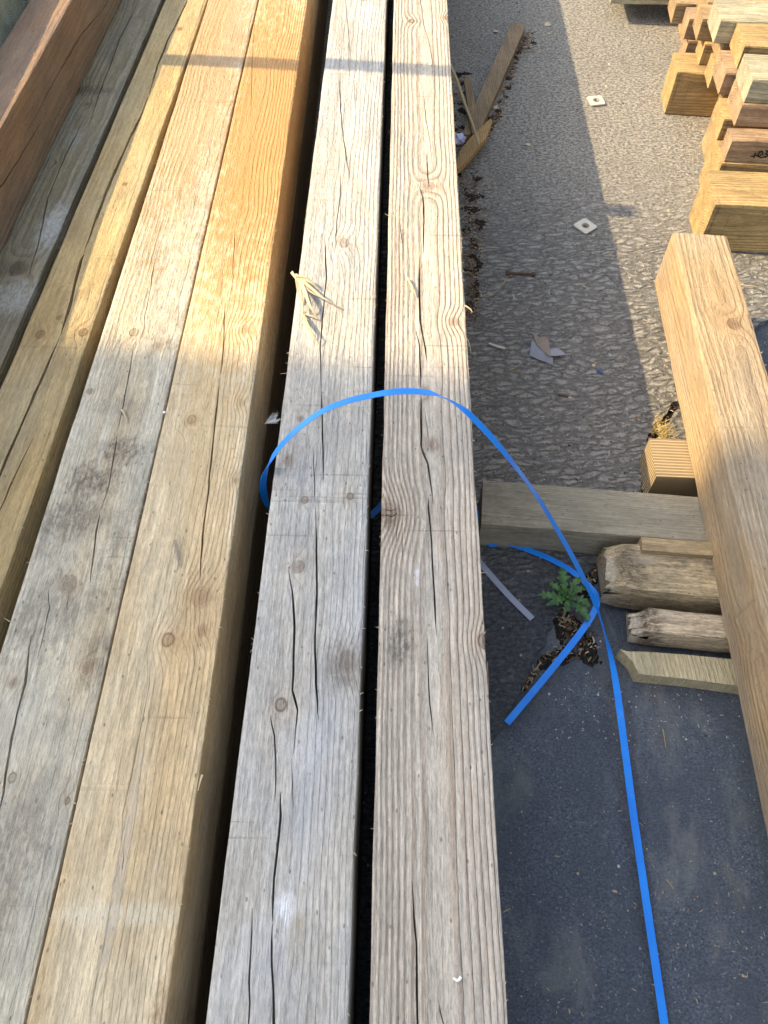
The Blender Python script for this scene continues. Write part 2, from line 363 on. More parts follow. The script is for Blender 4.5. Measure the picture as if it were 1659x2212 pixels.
# K: timber carrying the raised one;  G: the raised one
mG = wood('reddish_brown_wood', (.35, .24, .15), (.24, .16, .10), pith=(-.02, -.08), ring=.008, contrast=.5, seed=25.0, fibre=.10, blotch=.45, grey=(.20, .17, .14), greyamt=.5, tint2=(.30, .18, .10))
gl, gfl = edge_pts((0, 83), (66, 10), .2, 4.9, .471); gr, gfr = edge_pts((3, 274), (147, 14), .2, 4.9, .471)
gl = Vector((gr.x-.10, gr.y, .471)); gfl = Vector((gfr.x-.10, gfr.y, .471))
G = Timber('squared_timber', gl, gr, gfr, gfl, .147, seed=8)
# two cracks along its side
cu = []
for pts in ([(205, 20), (163, 77), (103, 198), (80, 250), (64, 284)], [(215, 0), (205, 20)], [(92, 262), (50, 345), (20, 395), (-20, 460)]):
    L = []
    for x, y in pts:
        p = WX(x, y, -.752); q = G.inv @ p; q.x = (G.c[1].x+(G.c[2].x-G.c[1].x)*q.y/G.L); L.append(q)
    cu.append(cutter(L, .0035, .02, up=Vector((1, 0, 0))))
apply_cuts(G.o, cu)
G.finish(mG, 'reddish brown timber raised above the others at the left edge', 'timber')
K = Timber('squared_timber', Vector((gl.x-.02, .2, .3235)), Vector((gr.x-.001, .2, .3235)), Vector((gfr.x-.003, 4.9, .3235)), Vector((gfl.x-.02, 4.9, .3235)), .14, seed=9)
K.finish(mH, 'timber carrying the raised reddish brown one, left of the damp timber', 'timber', GB)

# stub ends left of the raised timber: cross-stacked short timbers, higher than it
mSt = wood('mossy_wood', (.46, .47, .33), (.25, .25, .15), pith=(.01, -.03), ring=.006, contrast=.6, seed=31, mildew=.7, grey=(.50, .54, .47), greyamt=.6)
xs = -.875; y = .25; i = 0
while y < 3.4:
    wd = random.choice((.12, .15, .135)); wd = {13: .11}.get(i, wd)
    X0 = xs-.0015*random.random()
    o = Timber('short_timber', Vector((X0, y, .553)), Vector((X0, y+wd, .553)), Vector((X0-.5, y+wd, .553)), Vector((X0-.5, y, .553)), .36, segs=16, seed=40+i, bev=.004)
    o.finish(mSt, 'mossy short timber with its end against the raised reddish brown one', 'timber', 'mossy timber ends left of the raised timber')
    y += wd+.001; i += 1
# lower course under the long timbers, and the thin laths between the two courses
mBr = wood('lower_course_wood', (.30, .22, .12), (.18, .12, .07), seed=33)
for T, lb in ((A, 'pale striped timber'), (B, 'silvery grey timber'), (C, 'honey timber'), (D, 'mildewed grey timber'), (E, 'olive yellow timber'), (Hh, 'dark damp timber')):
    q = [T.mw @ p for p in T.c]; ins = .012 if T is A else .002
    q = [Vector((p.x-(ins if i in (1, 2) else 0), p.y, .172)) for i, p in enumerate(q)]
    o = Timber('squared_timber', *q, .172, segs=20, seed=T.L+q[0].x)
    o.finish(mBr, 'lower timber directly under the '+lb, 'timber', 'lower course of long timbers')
for yy, lab in ((-.30, 'near thin lath between the two courses of long timbers'), (4.3, 'far thin lath between the two courses of long timbers')):
    o = Timber('lath', Vector((.11, yy+.06, .1845)), Vector((.11, yy, .1845)), Vector((-.66, yy, .1845)), Vector((-.66, yy+.06, .1845)), .0125, segs=8, bev=.001, wob=.0002)
    o.finish(mBr, lab, 'lath', 'laths between the courses')

# ------------------------------------------------------------------ ground
def concrete():
    m = M('brushed_concrete')
    n1 = m.noise(m.vs(1, 1.2, 1), 330, 4, .75); n2 = m.noise(m.vs(1, 1.3, 1), 105, 5, .74, .3); n3 = m.noise(m.vs(1, 1, 1), 7, 3, .6)
    bend = m.add(m.y, m.add(m.mul(m.x, -.10), m.mul(m.noise(m.vs(3, 3, 3), 1, 1), .06)))
    rid = m.noise(m.vec(m.mul(m.x, 17), m.mul(bend, 62), 0.0), 1, 5, .70, .5)
    zone = m.f('MAXIMUM', m.ss(m.y, 1.6, 2.2, 1, .2), m.ss(m.x, .55, .75, .0, .0))
    c = m.mix(m.ss(n2, .40, .60), (.225, .214, .19), (.76, .72, .635))
    wx = m.mul(m.sub(m.noise(m.vs(40, 40, 40, 5), 1, 3), .5), .9); wy = m.mul(m.sub(m.noise(m.vs(22, 22, 22, 8), 1, 3), .5), 1.6)
    cell = m.voro(m.vec(m.add(m.mul(m.x, 24), wx), m.add(m.mul(bend, 66), wy), 0.0), 1, 'DISTANCE_TO_EDGE')
    rip = m.ss(cell, .0, .30)
    c = m.mix(m.mul(zone, .5), c, m.mix(m.ss(n1, .35, .65), (.28, .27, .25), (.50, .48, .44)))
    c = m.mix(m.mul(m.ss(rid, .50, .60), m.mul(zone, .7)), c, (.60, .58, .54))  # light on the ridge crests put into the colour
    c = m.mix(m.mul(m.sub(1.0, rip), m.mul(zone, .62)), c, (.10, .096, .09))  # shade in the creases between ripples put into the colour, next line but one too
    c = m.mix(m.mul(m.ss(rid, .34, .44, 1, 0), m.mul(zone, .5)), c, (.13, .125, .12))
    c = m.mix(m.ss(n3, .5, .75, 0, .3), c, (.28, .26, .22))
    c = m.mix(m.mul(m.ss(n1, .60, .72), .6), c, (.62, .59, .53))
    c = m.mix(m.mul(m.ss(n1, .34, .43, 1, 0), .7), c, (.08, .075, .07))
    low = m.ss(m.y, .60, .95, 1, 0)        # darker and bluer towards the near corner of the slab
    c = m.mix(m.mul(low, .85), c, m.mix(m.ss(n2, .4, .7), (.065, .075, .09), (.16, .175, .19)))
    wh = m.voro(m.vs(40, 30, 40, 3.0), 1); c = m.mix(m.ss(wh, .05, .10, .9, 0), c, (.66, .64, .60))
    h = m.add(m.mul(n1, 1.1), m.mul(n2, 2.2))
    h = m.add(m.mul(h, m.sub(1.0, m.mul(zone, .5))), m.mul(m.add(rid, m.mul(rip, .5)), m.mul(zone, 2.0)))
    return m.done(c, .88, m.bump(h, .0095, 1.0), .25)
def tarmac():
    m = M('tarmac')
    n1 = m.noise(m.vs(1, 1.3, 1), 230, 5, .8); n2 = m.noise(m.vs(1, 1, 1), 12, 5, .65); n3 = m.noise(m.vs(1.6, .7, 1, 4), 5.5, 6, .7, .5)
    v = m.voro(m.vs(1, 1.4, 1), 90)
    c = m.mix(m.ss(n1, .36, .68), (.048, .060, .080), (.165, .188, .225))
    c = m.mix(m.ss(n2, .35, .7, .55, 0), c, (.060, .070, .088))
    c = m.mix(m.mul(m.ss(n3, .50, .66), .5), c, (.225, .225, .21))
    n4 = m.noise(m.vs(3, .9, 3, 9), 3.6, 6, .7, .5)
    c = m.mix(m.mul(m.ss(n4, .56, .70), .4), c, (.14, .12, .095))
    c = m.mix(m.mul(m.ss(v, .10, .22, 1, 0), m.ss(n2, .4, .6, .15, .6)), c, (.25, .27, .30))
    vv = m.voro(m.vs(17, 14, 17, 2), 1); c = m.mix(m.ss(vv, .030, .045, .9, 0), c, (.60, .58, .52))
    far = m.ss(m.y, 4, 9)
    c = m.mix(far, c, (.16, .15, .135))
    return m.done(c, m.ss(n2, .3, .7, .55, .8), m.bump(m.add(n1, m.mul(v, -.5)), .0022, .9), .4)
bm = bmesh.new()
for v in ((-40, -40), (40, -40), (40, 40), (-40, 40)): bm.verts.new((*v, -.012))
bm.faces.new(bm.verts[:]); me = bpy.data.meshes.new('ground'); bm.to_mesh(me); bm.free()
tag(link('ground', me, tarmac()), kind='structure')
# concrete slab with a broken edge
edge = [(1000, 1800), (1040, 1640), (1062, 1600), (1095, 1552), (1118, 1500), (1138, 1460), (1150, 1425), (1175, 1395), (1190, 1350), (1215, 1310), (1235, 1268), (1275, 1235), (1300, 1200), (1340, 1140),
        (1385, 1080), (1384, 1035), (1398, 990), (1396, 950), (1415, 915), (1440, 890), (1452, 868), (1475, 862), (1540, 800), (1640, 700), (1760, 640)]
E3 = [W(x, y, 0) for x, y in edge]
fine = []
for a, b in zip(E3, E3[1:]):
    k = max(2, int((b-a).length/.008))
    for j in range(k):
        p = a.lerp(b, j/k); t = (b-a).normalized(); nn = Vector((t.y, -t.x, 0))
        fine.append(p+nn*(mnoise.noise(p*60)*.006+mnoise.noise(p*190)*.003))
fine.append(E3[-1])
poly = fine+[Vector((3.5, 2.2, 0)), Vector((3.5, 9, 0)), Vector((-3.5, 9, 0)), Vector((-3.5, -.6, 0)), Vector((.1, -.6, 0))]
bm = bmesh.new(); vs = [bm.verts.new(p) for p in poly]; f = bm.faces.new(vs)
r = bmesh.ops.extrude_face_region(bm, geom=[f]); 
for v in [g for g in r['geom'] if isinstance(g, bmesh.types.BMVert)]: v.co.z -= .03
bmesh.ops.recalc_face_normals(bm, faces=bm.faces)
bmesh.ops.triangulate(bm, faces=bm.faces)
me = bpy.data.meshes.new('concrete_slab'); bm.to_mesh(me); bm.free()
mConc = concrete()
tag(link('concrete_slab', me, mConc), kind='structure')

# ------------------------------------------------------------------ P and what carries it
mP = wood('fresh_tan_wood', (.56, .40, .215), (.35, .23, .115), pith=(.01, -.03), ring=.0068, contrast=.7, seed=44, fibre=.1, tint2=(.60, .42, .21))
zP = .225
nl, fl = edge_pts((1453, 502), (1580, 1040), -.15, W(1453, 502, zP).y, zP)
fr = W(1570, 510, zP); ax = (fl-nl).normalized(); wv = Vector((ax.y, -ax.x, 0))*.1236
P = Timber('squared_timber', nl, nl+wv, fr, fl, .144, segs=70, seed=61, wob=.0018, bev=.0035)
mP = wood('fresh_tan_wood', (.39, .295, .19), (.245, .17, .10), pith=(.01, -.045), ring=.0066, contrast=.65, seed=44, fibre=.1, tint2=(.45, .31, .16), grey=(.36, .32, .25), greyamt=.5, mildew=.15,
    knots=P.knots([(1584, 700, .014), (1613, 1327, .017), (1560, 1430, .010)]), saw=.2, bumps=1.1)
P.finish(mP, 'tan timber lying lengthwise across short blocks, right of the blue strap', 'timber')
def cross(name, x, y, z, wd, th, length, rot, mat, label, chew=0.0, seed=0, cat='timber', group=None, bev=.0025, wob=.001, back=0.0):
    """short timber lying across: (x, y) = picture point of its near top corner at the left end"""
    p = W(x, y, z); a = R(rot); d = Vector((math.cos(a), math.sin(a), 0)); s = Vector((-math.sin(a), math.cos(a), 0))
    p = p-d*back
    o = Timber(name, p+s*wd, p, p+d*length, p+d*length+s*wd, th, segs=max(10, int(length/.03)), seed=seed, chew=chew, bev=bev, wob=wob)
    return o.finish(mat, label, cat, group)
mQ = wood('brown_grey_wood', (.36, .32, .23), (.22, .18, .125), pith=(.04, -.02), ring=.0045, contrast=.5, seed=52, fibre=.12, mildew=.3)
cross('bearer', 1040, 1131, .081, .104, .081, .62, -5.5, mQ, 'brown bearer on the ground between the striped timber and the tan one', seed=70)
mRot = wood('rotten_wood', (.60, .47, .28), (.43, .32, .18), pith=(.03, -.08), ring=.0040, contrast=.35, seed=57,spots=[(0, .045, .07, .035, (.07, .05, .04), .8), (.01, .004, .05, .016, (.66, .58, .45), .8), (-.02, .07, .02, .03, (.60, .52, .40), .5)], mildew=.6, bumps=3.0, fibre=.25, saw=.2)
cross('wood_block', 1388, 1188, .100, .030, .100, .30, -5.5, wood('tan_block_wood', (.42, .31, .17), (.26, .18, .10), seed=58, mildew=.4), 'thin brown block behind the rotten one', seed=72)
cross('wood_block', 1318, 1270, .088, .105, .088, .34, -5.5, mRot, 'chunky block with a rotten crumbling end, by the green weed', chew=.16, seed=73, bev=.008, wob=.003)
mWorn = wood('worn_pale_wood', (.62, .50, .34), (.42, .31, .20), pith=(.0, -.06), ring=.0038, contrast=.4, seed=59,spots=[(0, .03, .07, .035, (.07, .05, .04), .8), (.01, .004, .05, .016, (.66, .58, .45), .8), (-.02, .07, .02, .03, (.60, .52, .40), .5)], mildew=.6, bumps=2, fibre=.25)
cross('wood_block', 1370, 1362, .066, .050, .066, .32, -5.5, mWorn, 'worn block with a chewed corner, in front of the rotten one', chew=.12, seed=74, bev=.008, wob=.003)
mPale = wood('pale_fresh_wood', (.58, .49, .30), (.46, .37, .21), pith=(.02, -.05), ring=.008, contrast=.3, seed=60)
# pale board with a hooked, torn end
p0 = [W(x, y, .028) for x, y in ((1340, 1402), (1366, 1428), (1380, 1456), (1480, 1466), (1600, 1482), (1700, 1492), (1700, 1440), (1600, 1426), (1480, 1414), (1400, 1408), (1355, 1407))]
bm = bmesh.new(); f = bm.faces.new([bm.verts.new(p) for p in p0]); r = bmesh.ops.extrude_face_region(bm, geom=[f])
for v in [g for g in r['geom'] if isinstance(g, bmesh.types.BMVert)]: v.co.z -= .038
bmesh.ops.recalc_face_normals(bm, faces=bm.faces); bmesh.ops.bevel(bm, geom=bm.edges[:], offset=.001, segments=1)
me = bpy.data.meshes.new('board_offcut'); bm.to_mesh(me); bm.free()
tag(link('board_offcut', me, mPale), 'pale board offcut with a hooked torn tip, lowest of the pieces under the tan timber', 'board')
# ribbed block near the slab crack
def ribbed():
    m = M('ribbed_decking'); g = m.f('SINE', m.mul(m.x, 2*math.pi/.0075)); n = m.noise(m.vs(150, 10, 150), 1, 3)
    c = m.mix(m.ss(g, -.4, .5), (.24, .17, .10), (.52, .41, .25)); c = m.mix(m.mul(n, .4), c, (.40, .29, .13))
    return m.done(c, .7, m.bump(g, .0015, 1), .3)
cross('wood_block', 1418, 1030, .079, .10, .085, .24, -3, ribbed(), 'short block with ribbed top beside the slab crack, under the tan timber', seed=75)

# ------------------------------------------------------------------ heap of short timbers, upper right
mY = wood('yellow_block_wood', (.53, .375, .17), (.33, .21, .085), pith=(.02, -.04), ring=.007, contrast=.75, seed=81, blotch=.9, mildew=.2, saw=.5, bumps=1.5)
mRd = wood('reddish_block_wood', (.48, .33, .20), (.31, .20, .115), pith=(-.02, -.05), ring=.007, contrast=.75, seed=82, blotch=.9, mildew=.15, bumps=1.5)
mGn = wood('grey_green_block_wood', (.50, .46, .32), (.34, .30, .19), pith=(.0, -.06), ring=.006, contrast=.7, seed=83, blotch=.9, mildew=.25, bumps=1.5)
mTn = wood('tan_block_wood', (.50, .35, .18), (.34, .22, .105), pith=(.03, -.03), ring=.006, contrast=.8, seed=84, blotch=.9, mildew=.2, bumps=1.5)
GH = 'short timbers heaped crosswise at the upper right'
heap = [ # x, y, z, width, thick, length, rot, mat, label, seed
 (1546, 441, .139, .146, .139, .8, -4, mY, 'thick yellow block with a frayed edge, nearest of the heap behind the tan timber'),
 (1464, 155, .130, .118, .130, .9, -6, mY, 'thick square yellow block poking out furthest left on the ground'),
 (1560, 352, .130, .13, .130, .8, -5, mY, 'yellow block on the ground just behind the nearest thick one'),
 (1560, 262, .130, .10, .130, .8, -5, mTn, 'tan block on the ground under the timber with the black scribble'),
 (1575, 258, .130, .10, .130, .8, -6, mTn, None),
 (1582, 304, .190, .062, .060, .8, -4, mRd, 'narrow timber with black handwriting on its near side'),
 (1566, 256, .190, .105, .060, .8, -6, mY, 'flat yellow timber directly behind the one with handwriting'),
 (1605, 225, .250, .125, .060, .7, -5, mRd, 'brown shaded timber under the big grey green one at the right border'),
 (1627, 172, .310, .130, .060, .7, -5, mGn, 'broad grey green timber on top of the heap at the right border'),
 (1569, 156, .250, .12, .060, .8, -5, mRd, 'reddish timber left of the grey green topmost one'),
 (1545, 146, .190, .085, .060, .8, -6, mY, 'small yellow timber end left of the reddish one'),
 (1566, 93, .250, .12, .060, .8, -5, mTn, 'tan timber behind the reddish one with a pink end'),
 (1610, 98, .310, .125, .060, .8, -5, mY, 'upper yellow timber with a jagged pointed end'),
 (1558, 44, .310, .125, .060, .8, -5, mGn, 'pale grooved upper timber near the top of the picture'),
 (1524, 95, .190, .085, .060, .8, -6, mY, 'yellow timber with frayed bark, above the thick square block'),
 (1519, 41, .250, .095, .060, .8, -6, mTn, 'tan timber end above the one with frayed bark'),
 (1490, 40, .190, .075, .060, .8, -5, mRd, 'dark pink timber end at the back left of the heap'),
 (1488, 88, .130, .075, .130, .8, -5, mRd, 'dark pink block on the ground behind the thick square one'),
 (1530, 4, .250, .11, .060, .8, -5, mTn, 'farthest tan timber of the heap, cut by the top of the picture'),
 (1462, 6, .190, .11, .060, .8, -6, mTn, 'brown timber at the back of the heap over the bare concrete'),
 (1500, 4, .130, .13, .130, .8, -6, mTn, 'hidden block on the ground at the back of the heap'),
 (1582, 206, .130, .13, .130, .8, -5, mTn, 'block on the ground in the middle of the heap'),
]
for i, (x, y, z, wd, th, ln, rt, mt, lb) in enumerate(heap):
    if lb is None: continue
    o = cross('short_timber', x, y, z, wd, th, ln, rt, mt, lb, seed=90+i, group=GH, wob=.002, bev=.003)
# handwriting on the near side of the narrow timber
p = W(1582, 304, .190); a = R(-4); d = Vector((math.cos(a), math.sin(a), 0)); nrm = Vector((math.sin(a), -math.cos(a), 0))
scr = [[(.062, -.040), (.075, -.036), (.090, -.042), (.104, -.037)], [(.070, -.030), (.072, -.044)], [(.078, -.026), (.086, -.024), (.090, -.032), (.082, -.040), (.078, -.032), (.084, -.025)],
       [(.094, -.022), (.102, -.024), (.097, -.031), (.106, -.034), (.100, -.041)], [(.110, -.032), (.120, -.031)], [(.128, -.022), (.130, -.042)], [(.136, -.024), (.146, -.026), (.138, -.040), (.150, -.040)]]
bm = bmesh.new()
for st in scr:
    for (u0, v0), (u1, v1) in zip(st, st[1:]):
        q0 = p+d*u0+Vector((0, 0, v0)); q1 = p+d*u1+Vector((0, 0, v1)); t = (q1-q0).normalized(); s_ = t.cross(nrm)*.0016
        q0 -= t*.001; q1 += t*.001
        off = nrm*.0022
        f = bm.faces.new([bm.verts.new(q+off) for q in (q0+s_, q1+s_, q1-s_, q0-s_)])
        bmesh.ops.extrude_face_region(bm, geom=[f])
me = bpy.data.meshes.new('handwriting'); bm.to_mesh(me); bm.free()
hw_parent = [o for o in col.objects if o.get('label', '').startswith('narrow timber with black handwriting')][0]
bpy.context.view_layer.update()
hw = link('handwriting', me, plain('marker_ink', (.045, .035, .03), .8)); hw.parent = hw_parent; hw.matrix_parent_inverse = hw_parent.matrix_world.inverted()
# timber overhanging the concrete at the very top
cross('short_timber', 1334, -62, .16, .26, .10, 1.2, -2, mGn, 'pale timber overhanging the concrete at the top edge, left of the heap', seed=120)
cross('bearer', 1560, 4, .06, .12, .06, .5, -2, mTn, 'low block under the pale overhanging timber at the top', seed=121)

# ------------------------------------------------------------------ ribbons: straps, splinters, straws
def ribbon(pts, wid, th=.0008, twist=None, taper=(1, 1), sub=8, bm=None, flat=None):
    """flat strip along a smooth line; its width lies level unless twisted (degrees per point)"""
    P = []; TW = []
    n = len(pts); twist = twist or [0]*n
    for i in range(n-1):
        p0 = pts[max(i-1, 0)]; p1 = pts[i]; p2 = pts[i+1]; p3 = pts[min(i+2, n-1)]
        for j in range(sub):
            u = j/sub
            P.append(.5*((2*p1)+(p2-p0)*u+(2*p0-5*p1+4*p2-p3)*u*u+(3*p1-p0-3*p2+p3)*u**3)); TW.append(twist[i]*(1-u)+twist[i+1]*u)
    P.append(pts[-1].copy()); TW.append(twist[-1])
    own = bm is None
    if own: bm = bmesh.new()
    rows = []; N = len(P)
    for i in range(N):
        t = (P[min(i+1, N-1)]-P[max(i-1, 0)]).normalized()
        s = t.cross(Vector((0, 0, 1)))
        if s.length < .05: s = rows_s
        s.normalize(); rows_s = s
        nr = s.cross(t).normalized(); a = R(TW[i]); s2 = s*math.cos(a)+nr*math.sin(a); n2 = nr*math.cos(a)-s*math.sin(a)
        u = i/(N-1); k = taper[0]*(1-u)+taper[1]*u; hw_ = wid*.5*k
        rows.append([bm.verts.new(P[i]+s2*hw_+n2*th*.5), bm.verts.new(P[i]-s2*hw_+n2*th*.5), bm.verts.new(P[i]-s2*hw_-n2*th*.5), bm.verts.new(P[i]+s2*hw_-n2*th*.5)])
    for i in range(N-1):
        for j in range(4): bm.faces.new([rows[i][j], rows[i][(j+1) % 4], rows[i+1][(j+1) % 4], rows[i+1][j]])
    bm.faces.new(rows[0]); bm.faces.new(rows[-1])
    if own:
        bmesh.ops.recalc_face_normals(bm, faces=bm.faces); return bm
def mesh_of(name, bm, mat, label=None, cat=None, group=None, parent=None, kind=None, sm=True):
    bmesh.ops.recalc_face_normals(bm, faces=bm.faces)
    me = bpy.data.meshes.new(name); bm.to_mesh(me); bm.free()
    if sm: smooth(me, 40)
    o = link(name, me, mat, parent); return tag(o, label, cat, group, kind)
def blue():
    m = M('blue_plastic'); n = m.noise(m.vs(1, 1, 1), 320, 3); n2 = m.noise(m.vs(1, 1, 1), 14, 3)
    c = m.mix(m.ss(n2, .3, .7), (.008, .22, .85), (.014, .28, .92)); sc_ = m.noise(m.vs(60, 60, 60), 1, 5, .75); c = m.mix(m.ss(sc_, .60, .72, 0, .5), c, (.16, .42, .90))
    return m.done(c, .38, m.bump(n, .0004, .6), .45)
# one strap: out from under the stack by the bearer, through the crossing by the weed, to its loose tip; the other way it wraps
# under both end timbers, comes up the gap, loops over them in the air and runs away to the lower right
pts = [((1095, 1562), .004, 0), ((1180, 1460), .006, 0), ((1250, 1372), .012, 0), ((1284, 1320), .022, 25), ((1288, 1290), .020, 40), ((1268, 1262), .012, 10), ((1238, 1236), .008, 0), ((1192, 1209), .005, 0), ((1130, 1184), .006, 0), ((1085, 1171), .008, 0), ((1050, 1163), .010, 0)]
s1 = [W(*p, z) for p, z, t in pts]; tw1 = [t for *_, t in pts]
und = [Vector((.168, .95, .03)), Vector((.160, .985, .12)), Vector((.12, 1.0, .178)), W(803, 1112, .178), W(640, 1112, .178), W(592, 1110, .181)]
s1 += und; tw1 += [0, 0, 0, 0, 0, 0]
up = [((576, 1090), .215, 10), ((568, 1048), .290, 20), ((580, 1003), .360, 22), ((618, 950), .400, 18), ((680, 898), .430, 12), ((745, 868), .445, 8), ((830, 849), .455, 5), ((880, 845), .456, 0), ((925, 848), .455, 12), ((957, 858), .450, 47), ((985, 873), .443, 32), ((1015, 896), .433, 8),
      ((1062, 945), .400, 0), ((1112, 1006), .350, 8), ((1162, 1075), .280, 8), ((1207, 1150), .205, 5), ((1250, 1228), .125, 0), ((1280, 1290), .060, 15), ((1294, 1325), .042, 55), ((1308, 1372), .036, 60), ((1322, 1430), .032, 25),
      ((1334, 1500), .026, 0), ((1350, 1620), .018, 0), ((1367, 1750), .012, 0), ((1386, 1880), .008, 0), ((1405, 2010), .006, 0), ((1420, 2110), .004, 0), ((1436, 2220), .003, 0), ((1462, 2400), -.004, 0)]
s1 += [W(*p, z) for p, z, t in up]; tw1 += [t for *_, t in up]
strap = ribbon(s1, .0122, .0008, tw1, sub=10)
mesh_of('packing_strap', strap, blue(), 'bright blue plastic packing strap looping over the two right timbers and onto the ground', 'strap')
gs = ribbon([W(1010, 1180, .002), W(1045, 1225, .003), W(1098, 1285, .003), W(1150, 1337, .003)], .0125, .0007)
mesh_of('plastic_strip', gs, plain('grey_plastic', (.33, .35, .44), .45), 'pale grey plastic strip on the ground between the striped timber and the weed', 'strip')

# frayed splinters on the silvery timber
mSp = plain('splinter_wood', (.52, .43, .28), .8, .2)
root = bpy.data.objects.new('frayed_splinter', None); col.objects.link(root); root.location = W(644, 606, ZT+.012)
tag(root, 'frayed bunch of torn splinters on the left edge of the silvery grey timber', 'splinter'); bpy.context.view_layer.update()
inv = root.matrix_world.inverted()
strands = [([(636, 592), (652, 604), (668, 616)], [.337, .344, .346], .010), ([(645, 600), (672, 622), (700, 645), (741, 668)], [.342, .352, .352, .337], .007), ([(648, 603), (662, 640), (672, 665), (688, 690)], [.342, .352, .350, .338], .009),
  ([(646, 606), (650, 640), (655, 668), (654, 680)], [.340, .346, .345, .338], .006), ([(654, 672), (662, 700), (676, 722), (690, 745)], [.337, .350, .350, .338], .005), ([(654, 676), (670, 682), (688, 690)], [.337, .342, .340], .004), ([(640, 596), (656, 598), (680, 612)], [.341, .350, .346], .009), ([(630, 588), (638, 600), (648, 612)], [.336, .342, .342], .006)]
strands += [([(640, 598), (656, 622), (668, 650), (676, 676)], [.340, .350, .351, .340], .008), ([(646, 602), (666, 626), (690, 640), (712, 652)], [.341, .349, .350, .342], .006), ([(642, 604), (645, 630), (652, 655)], [.339, .345, .339], .008), ([(638, 596), (664, 606), (690, 624)], [.341, .347, .340], .007), ([(660, 690), (672, 712), (682, 735)], [.336, .343, .337], .004)]
for pl, zl, wd in strands:
    b = ribbon([inv @ W(x, y, z+.012) for (x, y), z in zip(pl, zl)], wd, .0018, twist=[random.uniform(-40, 40) for _ in pl], taper=(1, .15), sub=5)
    mesh_of('splinter', b, mSp, parent=root)
# loose curl of wood on the striped timber and little splinters on edges
def sliver(name, pl, zl, wd, mat, label, cat, taper=(1, .3), th=.0015, tw=None, group=None):
    if label and ('striped timber' in label or 'silvery timber' in label): zl = [z+.012 if z > .3 else z for z in zl]
    b = ribbon([W(x, y, z) for (x, y), z in zip(pl, zl)], wd, th, twist=tw, taper=taper, sub=5)
    return mesh_of(name, b, mat, label, cat, group)
sliver('wood_shaving', [(880, 600), (888, 616), (899, 640)], [.340, .343, .337], .007, mSp, 'curled wood shaving on the striped timber beside its crack', 'shaving', (.5, .3))
sliver('wood_splinter', [(1005, 660), (1016, 668), (1020, 674)], [.334, .333, .331], .003, mSp, 'short pale splinter sticking out of the right side of the striped timber', 'splinter')
sliver('wood_splinter', [(1053, 1430), (1055, 1500), (1056, 1568)], [.325, .322, .32], .004, plain('orange_splinter', (.60, .38, .16)), 'thin orange splinter standing off the striped timber by the loose strap tip', 'splinter', (.2, .2))
sliver('wood_splinter', [(1000, 720), (1012, 738), (1018, 765)], [.333, .330, .32], .002, mSp, 'hair thin splinter on the right side of the striped timber', 'splinter')
sliver('wood_splinter', [(437, 1674), (432, 1690), (428, 1708)], [.339, .342, .338], .003, mSp, 'small upright splinter on the right edge of the honey timber', 'splinter')
sliver('wood_splinter', [(262, 885), (268, 893), (275, 912)], [.337, .341, .337], .004, mSp, 'short straw stuck in the crack of the mildewed timber', 'splinter')
sliver('wood_chip', [(612, 898), (622, 899)], [.334, .334], .004, plain('pale_chip', (.7, .66, .55)), 'tiny pale chip on the silvery timber left of the blue loop', 'chip', (1, 1))
sliver('wood_chip', [(692, 2083), (685, 2106)], [.334, .334], .003, plain('white_chip', (.85, .85, .82)), 'tiny white chip near the bottom of the silvery timber', 'chip', (1, .8))
sliver('wood_chip', [(979, 2112), (988, 2118), (996, 2110)], [.338, .338, .338], .004, plain('white_chip', (.85, .85, .82)), 'tiny white curved chip near the bottom of the striped timber', 'chip', (.6, .8))
sliver('wood_chip', [(352, 890), (357, 891)], [.341, .341], .004, plain('white_chip', (.85, .87, .9)), 'tiny white speck on the joint between mildewed and honey timbers', 'chip', (1, 1))
# edge whiskers: rough fibres along the sawn arrises, parts of each timber
def whiskers(T, n, side=1, seed=0):
    rnd = random.Random(seed); bm = bmesh.new()
    for _ in range(n):
        u = rnd.random(); a = (T.c[1].lerp(T.c[2], u) if side > 0 else T.c[0].lerp(T.c[3], u)); a = Vector((a.x, a.y, -.001))
        L = rnd.uniform(.0015, .005)*(1 if rnd.random() < .93 else 2.4); d = Vector((side*rnd.uniform(.15, .9), rnd.uniform(-1, 1), rnd.uniform(-.1, .35))).normalized()
        ribbon([a-Vector((side*.001, 0, 0)), a+d*L*.5+Vector((0, 0, .0006)), a+d*L], rnd.uniform(.0005, .0012), .0005, taper=(1, .2), sub=2, bm=bm)
    o = mesh_of('edge_fibres', bm, mSp, kind='stuff'); o.matrix_world = Matrix(); o.parent = T.o
for T, n in ((A, 60), (B, 70), (C, 90), (D, 80), (E, 40), (P, 40)):
    whiskers(T, n, 1, n); whiskers(T, n//2, -1, n+1)

# ------------------------------------------------------------------ litter on the concrete
def board(name, quad, z, th, mat, label, cat='board', tilt=None, group=None):
    zs = tilt or [z]*len(quad)
    bm = bmesh.new(); f = bm.faces.new([bm.verts.new(W(x, y, q)) for (x, y), q in zip(quad, zs)]); r = bmesh.ops.extrude_face_region(bm, geom=[f])
    for v in [g for g in r['geom'] if isinstance(g, bmesh.types.BMVert)]: v.co.z -= th
    bmesh.ops.recalc_face_normals(bm, faces=bm.faces); bmesh.ops.bevel(bm, geom=bm.edges[:], offset=min(.0012, th*.25), segments=1)
    return mesh_of(name, bm, mat, label, cat, group, sm=False)
mOld = wood('old_board_wood', (.33, .24, .14), (.20, .14, .08), seed=71, blotch=.8)
board('broken_board', [(1105, 51), (1119, 49), (1134, 55), (1131, 66), (1088, 165), (1040, 276), (1030, 290), (997, 292), (1050, 170)], .024, .022, mOld, 'long brown broken board lying askew on the concrete beside the stack', 'board')
